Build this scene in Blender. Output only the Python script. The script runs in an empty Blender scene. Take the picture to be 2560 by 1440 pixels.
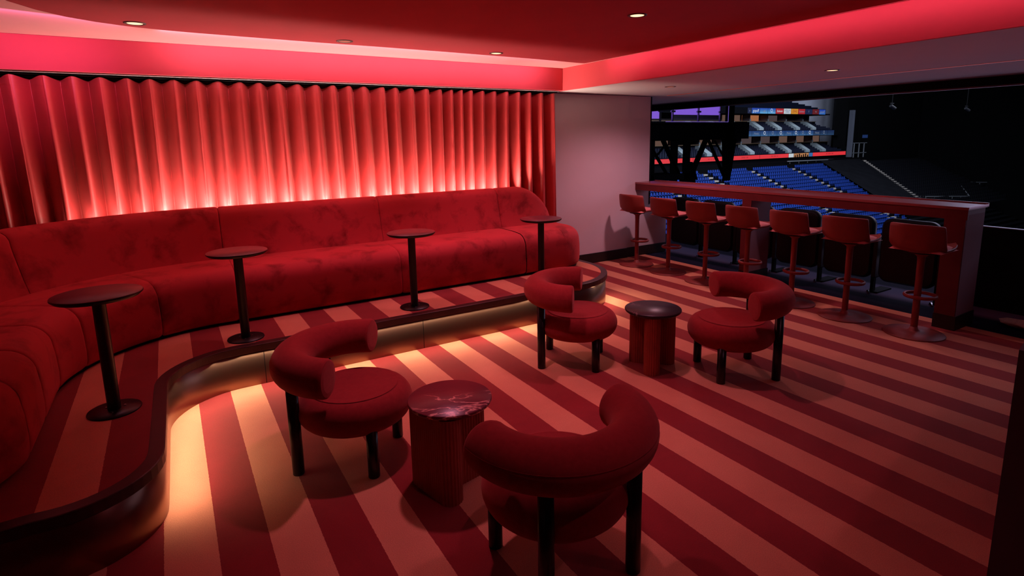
import bpy, bmesh, math, random
from mathutils import Vector, Matrix
random.seed(7)
SC = bpy.context.scene
COL = SC.collection
PI = math.pi
SC.view_settings.view_transform = 'Standard'
SC.view_settings.look = 'None'
SC.view_settings.exposure = 0.0
SC.view_settings.gamma = 1.0

# ------------------------------------------------------------------ helpers
def tag(o, label=None, cat=None, group=None, kind=None):
    if label: o['label'] = label
    if cat: o['category'] = cat
    if group: o['group'] = group
    if kind: o['kind'] = kind
    return o

def empty(name, loc=(0, 0, 0), rz=0.0, label=None, cat=None, group=None, kind=None):
    o = bpy.data.objects.new(name, None)
    COL.objects.link(o)
    o.location = loc
    o.rotation_euler = (0, 0, rz)
    o.empty_display_size = 0.1
    return tag(o, label, cat, group, kind)

class MB:
    """collects raw geometry, then builds ONE mesh object"""
    def __init__(s):
        s.v, s.f, s.sm = [], [], []
    def add(s, vs, fs, smooth=False):
        n = len(s.v)
        s.v += [tuple(p) for p in vs]
        s.f += [tuple(i + n for i in f) for f in fs]
        s.sm += [smooth] * len(fs)
        return s
    def box(s, a, b, m=None):
        x0, y0, z0 = a; x1, y1, z1 = b
        vs = [(x0,y0,z0),(x1,y0,z0),(x1,y1,z0),(x0,y1,z0),(x0,y0,z1),(x1,y0,z1),(x1,y1,z1),(x0,y1,z1)]
        if m is not None: vs = [m @ Vector(p) for p in vs]
        return s.add(vs, [(0,3,2,1),(4,5,6,7),(0,1,5,4),(1,2,6,5),(2,3,7,6),(3,0,4,7)])
    def quad(s, *p):
        return s.add(p, [tuple(range(len(p)))])
    def bar(s, p, q, w, h=None):
        """box beam from p to q, section w x h"""
        h = h or w
        p, q = Vector(p), Vector(q); d = (q - p)
        L = d.length; d.normalize()
        up = Vector((0, 0, 1)) if abs(d.z) < 0.95 else Vector((1, 0, 0))
        a = d.cross(up).normalized() * (w / 2); b = a.cross(d).normalized() * (h / 2)
        vs = [p - a - b, p + a - b, p + a + b, p - a + b, q - a - b, q + a - b, q + a + b, q - a + b]
        return s.add(vs, [(0,1,2,3),(7,6,5,4),(0,4,5,1),(1,5,6,2),(2,6,7,3),(3,7,4,0)])
    def tube(s, p, q, r0, r1=None, n=24, caps=True):
        r1 = r0 if r1 is None else r1
        p, q = Vector(p), Vector(q); d = (q - p).normalized()
        up = Vector((0, 0, 1)) if abs(d.z) < 0.95 else Vector((1, 0, 0))
        a = d.cross(up).normalized(); b = a.cross(d).normalized()
        vs = []
        for c, r in ((p, r0), (q, r1)):
            vs += [c + a * (r * math.cos(2*PI*i/n)) + b * (r * math.sin(2*PI*i/n)) for i in range(n)]
        s.add(vs, [(i, (i+1) % n, n + (i+1) % n, n + i) for i in range(n)], True)
        if caps:
            s.add(vs[:n], [tuple(range(n))]); s.add(vs[n:], [tuple(reversed(range(n)))])
        return s
    def lathe(s, prof, n=48, c=(0, 0, 0), smooth=True):
        vs = []
        for (r, z) in prof:
            vs += [(c[0] + r*math.cos(2*PI*i/n), c[1] + r*math.sin(2*PI*i/n), c[2] + z) for i in range(n)]
        fs = []
        for k in range(len(prof) - 1):
            fs += [(k*n + i, k*n + (i+1) % n, (k+1)*n + (i+1) % n, (k+1)*n + i) for i in range(n)]
        s.add(vs, fs, smooth)
        if prof[0][0] > 1e-6: s.add(vs[:n], [tuple(reversed(range(n)))])
        if prof[-1][0] > 1e-6: s.add(vs[-n:], [tuple(range(n))])
        return s
    def grid(s, rows, smooth=True, close=False):
        m = len(rows[0]); vs = [p for r in rows for p in r]; fs = []
        for j in range(len(rows) - 1):
            for i in range(m if close else m - 1):
                i2 = (i + 1) % m
                fs.append((j*m + i, j*m + i2, (j+1)*m + i2, (j+1)*m + i))
        return s.add(vs, fs, smooth)
    def prism(s, poly, z0, z1, smooth=False):
        n = len(poly)
        vs = [(x, y, z0) for x, y in poly] + [(x, y, z1) for x, y in poly]
        s.add(vs, [(i, (i+1) % n, n + (i+1) % n, n + i) for i in range(n)], smooth)
        s.add(vs[:n], [tuple(reversed(range(n)))]); s.add(vs[n:], [tuple(range(n))])
        return s
    def build(s, name, m, parent=None, bevel=0, weld=False, norm=True, seg=2):
        me = bpy.data.meshes.new(name)
        me.from_pydata(s.v, [], s.f)
        me.polygons.foreach_set('use_smooth', s.sm)
        if weld or norm:
            b = bmesh.new(); b.from_mesh(me)
            if weld: bmesh.ops.remove_doubles(b, verts=b.verts, dist=weld if weld is not True else 1e-4)
            if norm: bmesh.ops.recalc_face_normals(b, faces=b.faces)
            b.to_mesh(me); b.free()
        me.materials.append(m)
        me.update()
        o = bpy.data.objects.new(name, me)
        COL.objects.link(o)
        if parent: o.parent = parent
        if bevel:
            md = o.modifiers.new('edge', 'BEVEL'); md.width = bevel; md.segments = seg; md.limit_method = 'ANGLE'
            md.angle_limit = math.radians(40)
        return o

KIDS = {}
def copy_tree(o, parent=None):
    c = o.copy(); COL.objects.link(c)
    if parent is not None: c.parent = parent
    for ch in list(o.children): copy_tree(ch, c)
    return c

# ------------------------------------------------------------------ materials
def mat(name, base=(.5,.5,.5), rough=.6, metal=0.0, spec=.5, sheen=0.0, sheen_tint=(1,1,1), coat=0.0, emit=None, estr=0.0):
    m = bpy.data.materials.new(name); m.use_nodes = True
    b = m.node_tree.nodes['Principled BSDF']
    b.inputs['Base Color'].default_value = (*base, 1)
    b.inputs['Roughness'].default_value = rough
    b.inputs['Metallic'].default_value = metal
    b.inputs['Specular IOR Level'].default_value = spec
    b.inputs['Sheen Weight'].default_value = sheen
    b.inputs['Sheen Tint'].default_value = (*sheen_tint, 1)
    b.inputs['Coat Weight'].default_value = coat
    if emit:
        b.inputs['Emission Color'].default_value = (*emit, 1)
        b.inputs['Emission Strength'].default_value = estr
    return m
def N(m, t, **kw):
    n = m.node_tree.nodes.new(t)
    for k, v in kw.items():
        if k in n.inputs: n.inputs[k].default_value = v
        else: setattr(n, k, v)
    return n
def L(m, a, b): m.node_tree.links.new(a, b)
def bsdf(m): return m.node_tree.nodes['Principled BSDF']
def coords(m, kind='Object', scale=(1,1,1)):
    t = N(m, 'ShaderNodeTexCoord'); mp = N(m, 'ShaderNodeMapping'); mp.inputs['Scale'].default_value = scale
    L(m, t.outputs[kind], mp.inputs['Vector']); return mp.outputs['Vector']
def noise(m, vec, scale, detail=4, rough=.6, dist=0.0):
    n = N(m, 'ShaderNodeTexNoise'); n.inputs['Scale'].default_value = scale
    n.inputs['Detail'].default_value = detail; n.inputs['Roughness'].default_value = rough; n.inputs['Distortion'].default_value = dist
    L(m, vec, n.inputs['Vector']); return n.outputs['Fac']
def ramp(m, fac, stops):
    r = N(m, 'ShaderNodeValToRGB'); cr = r.color_ramp
    cr.elements[0].position, cr.elements[0].color = stops[0][0], (*stops[0][1], 1)
    cr.elements[1].position, cr.elements[1].color = stops[-1][0], (*stops[-1][1], 1)
    for p, c in stops[1:-1]:
        e = cr.elements.new(p); e.color = (*c, 1)
    L(m, fac, r.inputs['Fac']); return r.outputs['Color']
def bump(m, fac, strength=.2, dist=.01):
    b = N(m, 'ShaderNodeBump'); b.inputs['Strength'].default_value = strength; b.inputs['Distance'].default_value = dist
    L(m, fac, b.inputs['Height']); L(m, b.outputs['Normal'], bsdf(m).inputs['Normal'])
def mottled(name, c0, c1, scale=6, lo=.35, hi=.65, rough=.7, bscale=300, bstr=.15, sheen=0.0, st=(1,1,1), spec=.3, vscale=(1,1,1)):
    m = mat(name, c0, rough, spec=spec, sheen=sheen, sheen_tint=st)
    v = coords(m, 'Object', vscale)
    L(m, ramp(m, noise(m, v, scale, 5, .6, .3), [(lo, c0), (hi, c1)]), bsdf(m).inputs['Base Color'])
    if bstr: bump(m, noise(m, coords(m), bscale, 2), bstr, .002)
    return m

STRIPE_X0, STRIPE_W = .0165, .1930
def carpet(name):
    m = mat(name, rough=.95, spec=.1, sheen=.25, sheen_tint=(1, .7, .6))
    g = N(m, 'ShaderNodeNewGeometry'); sx = N(m, 'ShaderNodeSeparateXYZ'); L(m, g.outputs['Position'], sx.inputs[0])
    wob = noise(m, g.outputs['Position'], 60, 2)
    a = N(m, 'ShaderNodeMath', operation='MULTIPLY_ADD'); L(m, wob, a.inputs[0]); a.inputs[1].default_value = .006; L(m, sx.outputs['X'], a.inputs[2])
    s = N(m, 'ShaderNodeMath', operation='SUBTRACT'); L(m, a.outputs[0], s.inputs[0]); s.inputs[1].default_value = STRIPE_X0 + .003
    d = N(m, 'ShaderNodeMath', operation='DIVIDE'); L(m, s.outputs[0], d.inputs[0]); d.inputs[1].default_value = 2 * STRIPE_W
    f = N(m, 'ShaderNodeMath', operation='FRACT'); L(m, d.outputs[0], f.inputs[0])
    gt = N(m, 'ShaderNodeMath', operation='GREATER_THAN'); L(m, f.outputs[0], gt.inputs[0]); gt.inputs[1].default_value = .5
    pile = noise(m, g.outputs['Position'], 220, 3, .7)
    wear = noise(m, g.outputs['Position'], 2.2, 5, .6, .6)
    dark = ramp(m, wear, [(.3, (.20, .011, .015)), (.7, (.26, .016, .020))])
    light = ramp(m, wear, [(.3, (.54, .20, .115)), (.7, (.63, .245, .140))])
    mx = N(m, 'ShaderNodeMix', data_type='RGBA'); L(m, gt.outputs[0], mx.inputs['Factor']); L(m, dark, mx.inputs['A']); L(m, light, mx.inputs['B'])
    pr = ramp(m, pile, [(.3, (.78, .78, .78)), (.7, (1.12, 1.12, 1.12))])
    ml = N(m, 'ShaderNodeMix', data_type='RGBA', blend_type='MULTIPLY'); ml.inputs['Factor'].default_value = 1
    L(m, mx.outputs['Result'], ml.inputs['A']); L(m, pr, ml.inputs['B'])
    L(m, ml.outputs['Result'], bsdf(m).inputs['Base Color'])
    bump(m, pile, .35, .004)
    return m

M = {}
M['carpet'] = carpet('striped_carpet')
M['velvet'] = mottled('red_velvet', (.23, .012, .017), (.47, .036, .046), 5.5, .30, .50, .75, 400, .05, .35, (1, .25, .22), .15)
M['wool'] = mottled('red_wool', (.225, .014, .016), (.27, .019, .021), 40, .3, .7, .92, 500, .25, .3, (1, .3, .25), .15)
M['black_leg'] = mat('black_lacquer', (.006, .0045, .005), .28, spec=.45)
M['black_metal'] = mat('black_powder_coat', (.006, .004, .005), .38, spec=.28)
M['black_matte'] = mat('black_matte', (.004, .004, .005), .8, spec=.1)
M['table_red'] = mottled('burgundy_laminate', (.10, .008, .018), (.12, .010, .022), 30, .3, .7, .38, 200, 0, spec=.5)
M['curtain'] = mottled('red_satin', (.46, .040, .042), (.54, .052, .054), 3, .3, .7, .42, 260, .05, .15, (1, .4, .35), .5)
M['ceil_panel'] = mottled('oxblood_paint', (.42, .038, .052), (.445, .041, .056), 4, .3, .7, .85, 200, .03, spec=.2)
M['cove'] = mottled('coral_paint', (.72, .30, .32), (.74, .315, .335), 4, .3, .7, .8, 200, .02, spec=.2)
M['pelmet'] = mottled('coral_red_paint', (.62, .085, .105), (.64, .09, .11), 4, .3, .7, .7, 200, .02, spec=.25)
M['soffit'] = mottled('mauve_white_paint', (.60, .54, .56), (.62, .56, .58), 4, .3, .7, .8, 200, .02, spec=.2)
M['wall'] = mottled('mauve_wall_paint', (.60, .50, .53), (.62, .52, .55), 3, .3, .7, .75, 200, .03, spec=.25)
M['post'] = mottled('mauve_post_paint', (.26, .16, .20), (.28, .175, .215), 3, .3, .7, .7, 200, .02)
M['dark_wall'] = mat('dark_red_wall', (.10, .012, .014), .8)
M['base'] = mottled('dark_walnut_trim', (.014, .008, .006), (.022, .012, .009), 20, .3, .7, .5, 200, 0)
M['nosing'] = mottled('dark_stained_wood', (.030, .010, .010), (.042, .014, .013), 14, .3, .7, .38, 200, 0, vscale=(1, 1, 1))
M['bar'] = mottled('oxblood_lacquer', (.24, .050, .052), (.26, .055, .056), 12, .3, .7, .30, 200, 0, spec=.5)
M['bar_front'] = mottled('oxblood_front', (.10, .007, .009), (.12, .009, .011), 12, .3, .7, .5, 200, 0, spec=.3)
M['stool'] = mottled('brick_red_moulded', (.20, .028, .022), (.215, .031, .024), 30, .3, .7, .55, 300, .05, spec=.35)
M['seat_pad'] = mottled('lit_red_upholstery', (.50, .12, .11), (.55, .15, .14), 30, .3, .7, .85, 300, .1, sheen=.4)  # red pad; the light its top catches is painted in as pink
M['terracotta'] = mottled('terracotta_flutes', (.28, .040, .020), (.32, .048, .024), 20, .3, .7, .6, 200, .05, spec=.3)
M['chrome'] = mat('brushed_steel', (.6, .6, .62), .3, 1.0)
M['lamp'] = mat('lamp_glow', (.8, .6, .45), .5, emit=(1, .62, .42), estr=.8)
M['lamp_dim'] = mat('lamp_dim', (.5, .25, .2), .5, emit=(1, .35, .25), estr=.28)
M['ring_dark'] = mat('lamp_ring_dark', (.05, .006, .006), .5)
M['ring_grey'] = mat('lamp_ring_grey', (.10, .045, .05), .5)
# bronze step face: satin metal that mirrors the stripes
mm = mat('bronze_step_face', (.24, .125, .09), .30, 1.0, spec=.5); M['bronze'] = mm
bump(mm, noise(mm, coords(mm), 90, 2), .02, .002)
# marble tops
def marble(name, base, vein, off):
    m = mat(name, base, .36, spec=.4)
    t = N(m, 'ShaderNodeTexCoord'); mp = N(m, 'ShaderNodeMapping'); mp.inputs['Location'].default_value = off
    mp.inputs['Rotation'].default_value = (0, 0, .5)
    L(m, t.outputs['Object'], mp.inputs['Vector'])
    n = noise(m, mp.outputs['Vector'], 2.6, 6, .55, 1.1)
    n2 = noise(m, mp.outputs['Vector'], 3.0, 3, .5, .2)
    a = N(m, 'ShaderNodeMath', operation='SUBTRACT'); L(m, n, a.inputs[0]); a.inputs[1].default_value = .52
    ab = N(m, 'ShaderNodeMath', operation='ABSOLUTE'); L(m, a.outputs[0], ab.inputs[0])
    w = ramp(m, ab.outputs[0], [(0, (1, 1, 1)), (.005, (.7, .7, .7)), (.013, (0, 0, 0))])
    k = ramp(m, n2, [(.44, (0, 0, 0)), (.58, (1, 1, 1))])
    mu = N(m, 'ShaderNodeMath', operation='MULTIPLY'); L(m, w, mu.inputs[0]); L(m, k, mu.inputs[1])
    mx = N(m, 'ShaderNodeMix', data_type='RGBA'); L(m, mu.outputs[0], mx.inputs['Factor'])
    mx.inputs['A'].default_value = (*base, 1); mx.inputs['B'].default_value = (*vein, 1)
    L(m, mx.outputs['Result'], bsdf(m).inputs['Base Color'])
    return m
M['marble'] = marble('burgundy_marble', (.13, .010, .022), (.75, .33, .27), (.31, .12, .4))
M['marble2'] = marble('black_marble', (.020, .010, .014), (.62, .42, .40), (1.7, .52, .9))
# navy terrace carpet; its lit purple strip is painted into the colour
m = mat('terrace_carpet', rough=.95, spec=.1); g = N(m, 'ShaderNodeNewGeometry'); sx = N(m, 'ShaderNodeSeparateXYZ'); L(m, g.outputs['Position'], sx.inputs[0])
mr = N(m, 'ShaderNodeMapRange'); mr.inputs['From Min'].default_value = 5.7; mr.inputs['From Max'].default_value = 7.3; L(m, sx.outputs['X'], mr.inputs['Value'])
L(m, ramp(m, mr.outputs[0], [(0, (.010, .011, .028)), (.26, (.010, .011, .03)), (.34, (.16, .12, .20)), (.55, (.14, .11, .19)), (.6, (.012, .012, .03)), (1, (.012, .012, .03))]), bsdf(m).inputs['Base Color'])
bump(m, noise(m, coords(m), 300, 2), .3, .004); M['terrace'] = m

# ------------------------------------------------------------------ camera (values solved from the vanishing points)
F, PIT, YAW, ROL, CX, CY, CH = 1412.14, .1747, .5530, -.0171, 1298.83, 600.43, 1.65
fw = Vector((math.sin(YAW)*math.cos(PIT), math.cos(YAW)*math.cos(PIT), -math.sin(PIT)))
r0 = Vector((math.cos(YAW), -math.sin(YAW), 0)); u0 = r0.cross(fw)
rt = r0*math.cos(ROL) + u0*math.sin(ROL); up = u0*math.cos(ROL) - r0*math.sin(ROL)
cd = bpy.data.cameras.new('camera'); cam = bpy.data.objects.new('camera', cd); COL.objects.link(cam)
cam.matrix_world = Matrix(((rt.x, up.x, -fw.x, 0), (rt.y, up.y, -fw.y, 0), (rt.z, up.z, -fw.z, CH), (0, 0, 0, 1)))
cd.sensor_width = 36; cd.lens = F/2560*36
cd.shift_x = (1280 - CX)/2560; cd.shift_y = (CY - 720)/2560
cd.clip_start = .05; cd.clip_end = 400
SC.camera = cam
def px(p):
    q = Vector(p) - Vector((0, 0, CH)); d = q.dot(fw)
    return CX + F*q.dot(rt)/d, CY - F*q.dot(up)/d

def arc(cx, cy, r, a0, a1, n=12):
    return [(cx + r*math.cos(math.radians(a0 + (a1 - a0)*i/n)), cy + r*math.sin(math.radians(a0 + (a1 - a0)*i/n))) for i in range(n + 1)]
def offset(pts, d):
    """offset an open polyline to its left by d"""
    out = []
    for i, p in enumerate(pts):
        a = Vector(pts[max(i-1, 0)]); b = Vector(pts[min(i+1, len(pts)-1)])
        t = (b - a).normalized(); out.append((p[0] - t.y*d, p[1] + t.x*d))
    return out

# ------------------------------------------------------------------ the room
def struct(name, mb, m, label=None, **k):
    o = mb.build(name, m, **k); o['kind'] = 'structure'
    if label: o['label'] = label
    return o
struct('floor', MB().box((-2.6, -3.4, -.12), (5.74, 5.97, 0)), M['carpet'], 'red and coral striped carpet floor')
struct('floor_terrace', MB().box((5.74, -3.4, -.12), (7.3, 9, -.004)), M['terrace'], 'navy carpet with painted purple strip of light beyond the bar')
struct('wall_left', MB().box((-2.7, -3.4, 0), (-2.6, 5.97, 2.6)), M['dark_wall'])
struct('wall_rear', MB().box((-2.7, -3.5, 0), (7.3, -3.4, 2.6)), M['dark_wall'])
struct('wall_back', MB().box((-2.7, 5.86, 0), (4.06, 5.97, 2.6)), M['dark_wall'])
w = MB().box((4.06, 5.85, 0), (5.385, 5.97, 2.215)).box((5.385, 5.868, 0), (5.80, 5.97, 2.215))
struct('wall_right', w, M['wall'], 'mauve painted wall between the curtain and the bar')
struct('wall_low', MB().box((5.80, 5.872, -.004), (6.165, 5.97, .72)), M['wall'])
struct('trim_post', MB().box((5.80, 5.866, .72), (5.822, 5.97, 2.215)), M['black_matte'], 'black edge trim at the end of the mauve wall')
struct('baseboard_right', MB().box((4.06, 5.835, 0), (5.385, 5.85, .135)).box((5.385, 5.853, 0), (6.16, 5.868, .135)), M['base'], 'dark brown baseboard along the mauve wall', bevel=.004)
struct('ceiling', MB().box((-2.7, -3.5, 2.475), (4.1, 5.97, 2.6)), M['cove'], 'coral recess around the ceiling panel')
# lowered dark red panel with a rounded rim
edge = [(3.885, -3.4), (3.885, 2.0), (3.885, 4.885), (3.2, 4.855), (2.19, 4.82), (1.6, 4.81), (1.14, 4.815), (.6, 4.80), (.25, 4.785), (.06, 4.765), (-.135, 4.72),
        (-.30, 4.645), (-.44, 4.545), (-.556, 4.40), (-.65, 4.21), (-.72, 3.95), (-.75, 3.6), (-.76, 3.0), (-.76, 1.0), (-.76, -3.4)]
rows = []
for d, z in ((.05, 2.435), (.03, 2.4365), (.015, 2.440), (.004, 2.447), (0, 2.455), (0, 2.468)):
    rows.append([(x, y, z) for x, y in offset(edge, d)])
mb = MB(); mb.grid(rows); mb.add([(x, y, 2.435) for x, y in offset(edge, .05)], [tuple(range(len(edge)))])
mb.add([(x, y, 2.468) for x, y in edge], [tuple(reversed(range(len(edge))))])
struct('ceiling_panel', mb, M['ceil_panel'], 'oxblood red ceiling panel with curved edge', norm=False)
struct('trim_pelmet', MB().box((-2.6, 5.57, 2.222), (4.072, 5.595, 2.475)), M['pelmet'], 'coral red pelmet above the curtain', bevel=.003)
struct('ceiling_soffit', MB().box((4.10, -3.4, 2.222), (7.42, 9.0, 2.6)), M['soffit'], 'pale mauve lowered ceiling over the bar')
struct('trim_soffit', MB().box((4.072, -3.4, 2.2195), (4.10, 5.86, 2.475)), M['pelmet'], 'coral red face of the lowered ceiling', bevel=.003)
struct('trim_line', MB().box((5.93, -3.4, 2.2190), (5.968, 5.7, 2.2225)), mat('red_groove', (.42, .05, .03), .5, emit=(.5, .06, .03), estr=.22), 'thin red line along the lowered ceiling')
struct('trim_header', MB().box((7.40, -3.4, 2.135), (7.56, 9.0, 2.26)), M['black_matte'], 'black beam at the open front')
struct('trim_header_edge', MB().box((7.42, -3.4, 2.118), (7.45, 9.0, 2.135)), mat('grey_track', (.10, .10, .14), .4, .5))
# low dark partition at the near right corner
pr = MB(); d = Vector((.985, .175)); a = Vector((2.2, .607)); b = a + d*2.6; nn = Vector((.175, -.985))*.12
pr.prism([tuple(a), tuple(b), tuple(b + nn), tuple(a + nn)], 0, .98)
struct('wall_near', pr, mat('dark_umber_partition', (.05, .025, .025), .7), 'dark partition in the near right corner')

# ------------------------------------------------------------------ raised platform
P_OUT = [(-2.5, 2.50)] + [(-1.2, 2.51), (-.65, 2.545)] + arc(-.50, 2.90, .36, -110, 0, 14)[1:] + [(-.135, 3.2), (-.13, 3.6)] + arc(.30, 3.685, .43, 180, 90, 16)[1:] \
        + [(1.0, 4.12), (2.0, 4.12), (3.1, 4.12)] + arc(3.22, 4.82, .70, -90, 0, 18)[1:] + [(3.91, 5.2), (3.90, 5.5), (3.90, 5.83)]
def densify(pts, step=.12):
    out = [pts[0]]
    for a, b in zip(pts, pts[1:]):
        n = max(1, int(math.dist(a, b)/step))
        out += [(a[0] + (b[0]-a[0])*i/n, a[1] + (b[1]-a[1])*i/n) for i in range(1, n+1)]
    return out
P_OUT = densify(P_OUT)
plat = empty('raised_platform', (0, 0, 0), 0, 'stepped platform with striped carpet, dark nosing and bronze face under the long sofa', 'platform')
inner = offset(P_OUT, .065); face = offset(P_OUT, .015)
poly = inner + [(-2.5, 5.83)]
mb = MB(); mb.add([(x, y, .295) for x, y in poly], [tuple(range(len(poly)))])
mb.build('deck_carpet', M['carpet'], plat, norm=False)
mb = MB()
sec = [(.066, .287), (.0655, .2950), (.006, .2950), (.001, .293), (0, .290), (0, .247), (.003, .244), (.03, .244), (.066, .244)]
rows = [[(x, y, z) for x, y in offset(P_OUT, d)] for d, z in sec]
mb.grid(rows, smooth=False)
nos = mb.build('nosing', M['nosing'], plat)
# bronze face in three lengths with open joints
def face_piece(i0, i1):
    mb = MB(); pts = face[i0:i1+1]
    mb.grid([[(x, y, z) for x, y in offset(pts, o)] for o, z in ((0, 0), (0, .236), (.006, .24), (.03, .24))], smooth=True)
    return mb.build('face_panel', M['bronze'], plat)
def idx(x, y): return min(range(len(face)), key=lambda i: math.dist(face[i], (x, y)))
cuts = [0, idx(-.12, 3.5), idx(.42, 4.12), idx(1.60, 4.12), idx(2.8, 4.12), idx(3.9, 4.82), len(face)-1]
for a, b in zip(cuts, cuts[1:]): face_piece(a, b)
for c in cuts[1:-1]:
    p = face[c]; q = face[min(c+1, len(face)-1)]; t = (Vector(q)-Vector(p)).normalized(); n = Vector((t.y, -t.x))*.0015
    MB().quad((p[0]-t.x*.002+n.x, p[1]-t.y*.002+n.y, .002), (p[0]+t.x*.002+n.x, p[1]+t.y*.002+n.y, .002), (p[0]+t.x*.002+n.x, p[1]+t.y*.002+n.y, .236), (p[0]-t.x*.002+n.x, p[1]-t.y*.002+n.y, .236)).build('joint', M['black_matte'], plat, norm=False)

# ------------------------------------------------------------------ long curved sofa
sofa = empty('banquette_sofa', (0, 0, .295), 0, 'long curved red velvet banquette sofa on the carpeted platform', 'sofa')
ZP = .295
SX = -.63
def path_pt(s):
    """front line of the seat: s<0 runs down the left leg, 0..ARC round the corner, then along the curtain; returns point and inward normal"""
    A = .9*PI/2
    if s < 0: return Vector((SX, 3.80 + s)), Vector((-1, 0))
    if s < A:
        t = PI - s/.9
        return Vector((.27 + .9*math.cos(t), 3.80 + .9*math.sin(t))), Vector((math.cos(t), math.sin(t)))
    return Vector((.27 + s - A, 4.70 + .02*(s-A)/3.2)), Vector((0, 1))
ARC = .9*PI/2
def S_of_X(x): return ARC + x - .27
def seat_prof():
    pr = [(.03, .315), (.012, .33), (.004, .36), (0, .42), (.002, .52), (.008, .58)]
    for i in range(1, 9):
        t = i/8*PI/2
        pr.append((.008 + .13*(1-math.cos(t)), .58 + .135*math.sin(t)))
    pr += [(.22, .722), (.35, .724), (.5, .722), (.62, .715), (.68, .70)]
    return pr
def back_prof():
    pr = [(.50, .64), (.535, .72), (.56, .80), (.585, .92), (.612, 1.03)]
    for i in range(1, 9):
        t = i/8*PI
        pr.append((.612 + .105*(1 - math.cos(t))*1.0, 1.045 + .095*math.sin(t)))
    pr += [(.835, .9), (.84, .40)]
    return pr
def sweep(prof, s0, s1, ztop=None, step=.05, pull=.012, rnd=.03):
    n = max(6, int((s1 - s0)/step)); ss = [s0 + .0015, s0 + .006, s0 + .016, s0 + rnd] + [s0 + rnd + (s1 - s0 - 2*rnd)*i/n for i in range(1, n)] + [s1 - rnd, s1 - .016, s1 - .006, s1 - .0015]
    ins = [pull, pull*.45, pull*.15, 0] + [0]*(n-1) + [0, pull*.15, pull*.45, pull]
    rows = []
    cz = sum(z for _, z in prof)/len(prof); cd_ = sum(d for d, _ in prof)/len(prof)
    for s, k in zip(ss, ins):
        p, nv = path_pt(s); row = []
        for d, z in prof:
            dd = Vector((cd_ - d, cz - z)); l = dd.length or 1
            d2, z2 = d + dd.x/l*k, z + dd.y/l*k
            if ztop: d2, z2 = ztop(s, d2, z2)
            q = p + nv*d2; row.append((q.x, q.y, z2 - ZP))
        rows.append(row)
    mb = MB(); mb.grid(rows)
    m = len(rows[0])
    mb.add(rows[0], [tuple(range(m))]); mb.add(rows[-1], [tuple(reversed(range(m)))])
    return mb
SEATS = [-.72, -.33, .10, .43, .99, S_of_X(.36), S_of_X(1.68), S_of_X(2.995)]
for a, b in zip(SEATS, SEATS[1:]): sweep(seat_prof(), a, b).build('seat_cushion', M['velvet'], sofa)
# rounded seat ends
def seat_end(frame, L1, R, Ld):
    """frame(x,y)->world; straight L1 along x, quarter round R, then Ld along +y"""
    pr = seat_prof(); mb = MB()
    cen = (L1, R)
    path = [(.0015, 0, 0, 1), (.02, 0, 0, 1)] + [(L1*i/8, 0, 0, 1) for i in range(1, 9)]
    rows = [[(x + nx*min(d, .74), y + ny*d*1.06, z) for d, z in pr] for x, y, nx, ny in path]
    mb.grid([[(*frame(p[0], p[1]), p[2] - ZP) for p in r] for r in rows])
    rows = []
    for i in range(15):
        t = -PI/2 + PI/2*i/14
        row = []
        for d, z in pr:
            rr = max(R - d, 0); row.append((cen[0] + rr*math.cos(t), cen[1] + rr*math.sin(t), z))
        rows.append(row)
    for i in range(1, 5):
        y = R + Ld*i/4
        rows.append([(cen[0] + max(R - d, 0), y, z) for d, z in pr])
    mb.grid([[(*frame(p[0], p[1]), p[2] - ZP) for p in r] for r in rows])
    return mb
X0 = 2.995
seat_end(lambda x, y: (X0 + x, 4.717 + y), .485, .38, .40).build('seat_cushion', M['velvet'], sofa, weld=.0008)
seat_end(lambda x, y: (SX - y, 3.08 - x), .02, .33, .5).build('seat_cushion', M['velvet'], sofa, weld=.0008)
SB = S_of_X(3.28)
def back_top(s, d, z):
    if s <= SB or z < .70: return d, z
    t = min((s - SB)/.44, 1.0); h = math.sqrt(max(1 - t*t, 0))
    k = (z - .70)/.44
    zz = .70 + (z - .70)*max(h, .02)
    dd = d - (1-h)*.05*k*0
    return dd, zz
BACKS = [-.9, -.35, .12, .62, S_of_X(.33), S_of_X(1.70), S_of_X(3.02)]
for a, b in zip(BACKS, BACKS[1:]): sweep(back_prof(), a, b).build('back_cushion', M['velvet'], sofa)
sweep(back_prof(), S_of_X(3.02), SB + .44, back_top, .025).build('back_cushion', M['velvet'], sofa)
mb = MB()   # recessed plinth
ss = [-.7 + (S_of_X(3.45) + .7)*i/60 for i in range(61)]
def pp(s, d):
    p, nv = path_pt(s); q = p + nv*d; return q.x, q.y
mb.grid([[(*pp(s, .035), 0.001), (*pp(s, .035), .04), (*pp(s, .6), .04)] for s in ss], smooth=False)
mb.build('plinth', M['black_matte'], sofa)

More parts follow.
